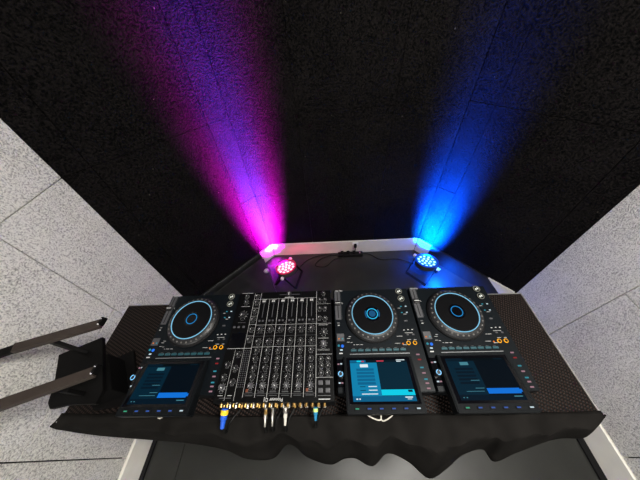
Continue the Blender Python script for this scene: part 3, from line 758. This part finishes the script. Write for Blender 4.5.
def spot(name, loc, aim, col, W, size, blend, r=.06):
    l = bpy.data.lights.new(name, 'SPOT'); l.color = col; l.energy = W; l.spot_size = math.radians(size); l.spot_blend = blend; l.shadow_soft_size = r
    o = bpy.data.objects.new(name, l); C.objects.link(o); o.location = loc
    o.rotation_euler = Vector(aim).to_track_quat('-Z', 'Y').to_euler(); return o
pl_ = Vector(LP)+Vector((0, 0, .160))+La_*.03; pr_ = Vector(RP)+Vector((0, 0, .160))+Ra_*.03
def fan(name, loc, aim, col, W, size, blend, sx):
    o = spot(name, loc, aim, col, W, size, blend, .05); o.scale = (sx, 1, 1); return o
fan('lamp_beam_magenta', pl_, tocorner(LP, (CL-.015, YB), math.radians(59)), (1, .0, .9), 2300, 132, .4, .23)
fan('lamp_beam_violet', pl_, tocorner(LP, (CL-.015, YB), math.radians(51)), (.0, .04, 1), 6200, 130, .7, .115)
fan('lamp_beam_violet_low', pl_, tocorner(LP, (CL-.015, YB), math.radians(72)), (.0, .25, 1), 120, 70, .9, .3)
fan('lamp_beam_blue', pr_, tocorner(RP, (CR+.11, YB), math.radians(64)), (.0, .07, 1), 8200, 128, .8, .33)
fan('lamp_beam_cyan', pr_, tocorner(RP, (CR+.02, YB), math.radians(72)), (.0, .50, 1), 650, 84, .95, .35)
o = spot('floor_fill_blue_low', Vector(RP)+Vector((.11, -.07, .20)), (.35, -.10, -1), (.0, .10, 1), 150, 120, .9, .08)  # added spot beside the lamp housing, tints the floor blue
o = spot('lamp_spill_pink_low', pl_+aL*.07, (.25, .15, -.5), (1, .02, .2), 6, 120, .6, .04)
def spill(name, loc, col, W, r=.05):
    l = bpy.data.lights.new(name, 'POINT'); l.color = col; l.energy = W; l.shadow_soft_size = r
    o = bpy.data.objects.new(name, l); C.objects.link(o); o.location = loc
spill('lamp_spill_blue', pr_+aR*.04, (.0, .12, 1), 3)
spill('lamp_spill_pink', pl_+aL*.04, (1, .05, .30), .12)

# ---------------------------------------------------------------- odds on the floor behind the table
bm = B(); tube(bm, [(-.36, 1.27, .01), (-.25, 1.42, .006), (-.1, 1.485, .006), (.05, 1.48, .006), (.16, 1.49, .02)], .004)
tag(obj('power_lead', bm, M_BCAB, smooth=True), 'thin black lead running from the pink stage light along the skirting', 'cable')
bm = B(); tube(bm, [(.80, 1.33, .01), (.66, 1.40, .006), (.5, 1.40, .006), (.40, 1.47, .006), (.30, 1.485, .02)], .004)
tag(obj('power_lead', bm, M_BCAB, smooth=True), 'thin black lead running from the blue stage light to the socket strip', 'cable')
bm = B(); tube(bm, [(.0, 1.47, .012), (-.10, 1.44, .006), (-.16, 1.36, .006), (-.06, 1.34, .006), (.03, 1.42, .01), (.1, 1.44, .008), (.18, 1.47, .03)], .004)
tag(obj('coiled_lead', bm, M_BCAB, smooth=True), 'black lead lying in a loose loop on the floor by the back skirting', 'cable')
ps = thing('socket_strip', 'small black power socket strip on the floor against the back skirting', 'power strip', (.225, 1.475, 0))
bm = B(); bx(bm, -.15, .10, -.025, .022, .0005, .035, 0, .005); obj('case', bm, M_BLACK, ps)
for x in (-.11, -.05, .01):
    bm = B(); bx(bm, x-.015, x+.015, -.016, .014, .035, .062, 0, .005); obj('plug', bm, M_BLACK, ps)
bm = B(); lathe(bm, [(0, 0), (.006, 0), (.006, .002), (0, .002)], .07, 0, .035, 12); obj('switch_lamp', bm, G_PINK, ps)
ow = thing('wall_outlet', 'small white outlet on the back skirting with a black plug in it', 'outlet', (.247, 1.5095, .14))
bm = B(); bx(bm, -.03, .03, -.006, .0, -.02, .028, 0, .002); obj('plate', bm, M_WHITE, ow)
bm = B(); bx(bm, -.013, .013, -.032, -.0062, -.03, .006, 0, .003); tube(bm, [(0, -.02, -.028), (0, -.03, -.07), (0, -.03, -.1)], .005); obj('plug', bm, M_BLACK, ow)
bm = B(); prism(bm, [(-.70, 1.375), (-.66, 1.385), (-.475, .985), (-1.07, .985)], .0005, .12, 0, .003)
tag(obj('floor_box', bm, mat('scuffed black box', (.012, .012, .012, 1), .4, noise=(9, .4), bump=(40, .1, .001))), 'low black box on the floor in the left corner beside the pink light', 'box')
fp = thing('round_cap', 'small round pale metal cap with spokes on the black box beside the pink light', 'cap', (-.608, 1.233, .12))
bm = B(); lathe(bm, [(0, .0005), (.026, .0005), (.026, .004), (.020, .006), (.020, .003), (0, .003)], 0, 0, 0, 28); obj('rim', bm, M_PLUGS, fp, True)
bm = B()
for k in range(6):
    a = k*PI/3; bar(bm, (0, 0, .005), (.019*math.cos(a), .019*math.sin(a), .005), .004, .003)
obj('spokes', bm, M_WHITE, fp)

# ---------------------------------------------------------------- room lighting
def area(name, loc, aim, sx, sy, W, col=(1, 1, 1)):
    l = bpy.data.lights.new(name, 'AREA'); l.shape = 'RECTANGLE'; l.size = sx; l.size_y = sy; l.energy = W; l.color = col
    o = bpy.data.objects.new(name, l); C.objects.link(o); o.location = loc
    o.rotation_euler = (Vector(aim)-Vector(loc)).to_track_quat('-Z', 'Y').to_euler(); return o
area('ceiling_lamp_light', (.72, -.05, 2.93), (.45, -.2, 0), .5, .5, 80, (1, .965, .90))
area('wall_fill_light', (-.6, -2.7, 2.2), (.2, 0, 1.0), 1.6, .8, 66, (1, .975, .93))  # unseen fill added behind the camera to brighten the side walls
W = bpy.data.worlds.new('World'); SC.world = W; W.use_nodes = True
W.node_tree.nodes['Background'].inputs['Color'].default_value = (.5, .55, .65, 1); W.node_tree.nodes['Background'].inputs['Strength'].default_value = .0

# ---------------------------------------------------------------- camera
cd = bpy.data.cameras.new('Camera'); cam = bpy.data.objects.new('Camera', cd); C.objects.link(cam)
cd.sensor_width = 36; cd.lens = 229.75/640*36; cd.clip_start = .02
Rw = ((0.99809537, -0.00204651, -0.06165588), (-0.04296977, -0.7401812, -0.67103308), (-0.04426325, 0.67240435, -0.73885936))
mw = Matrix(((Rw[0][0], -Rw[1][0], -Rw[2][0], 0), (Rw[0][1], -Rw[1][1], -Rw[2][1], 0), (Rw[0][2], -Rw[1][2], -Rw[2][2], 1.874), (0, 0, 0, 1)))
cam.matrix_world = mw
SC.camera = cam
SC.view_settings.view_transform = 'Standard'; SC.view_settings.look = 'None'
SC.view_settings.exposure = 0; SC.view_settings.gamma = 1; SC.view_settings.use_curve_mapping = False
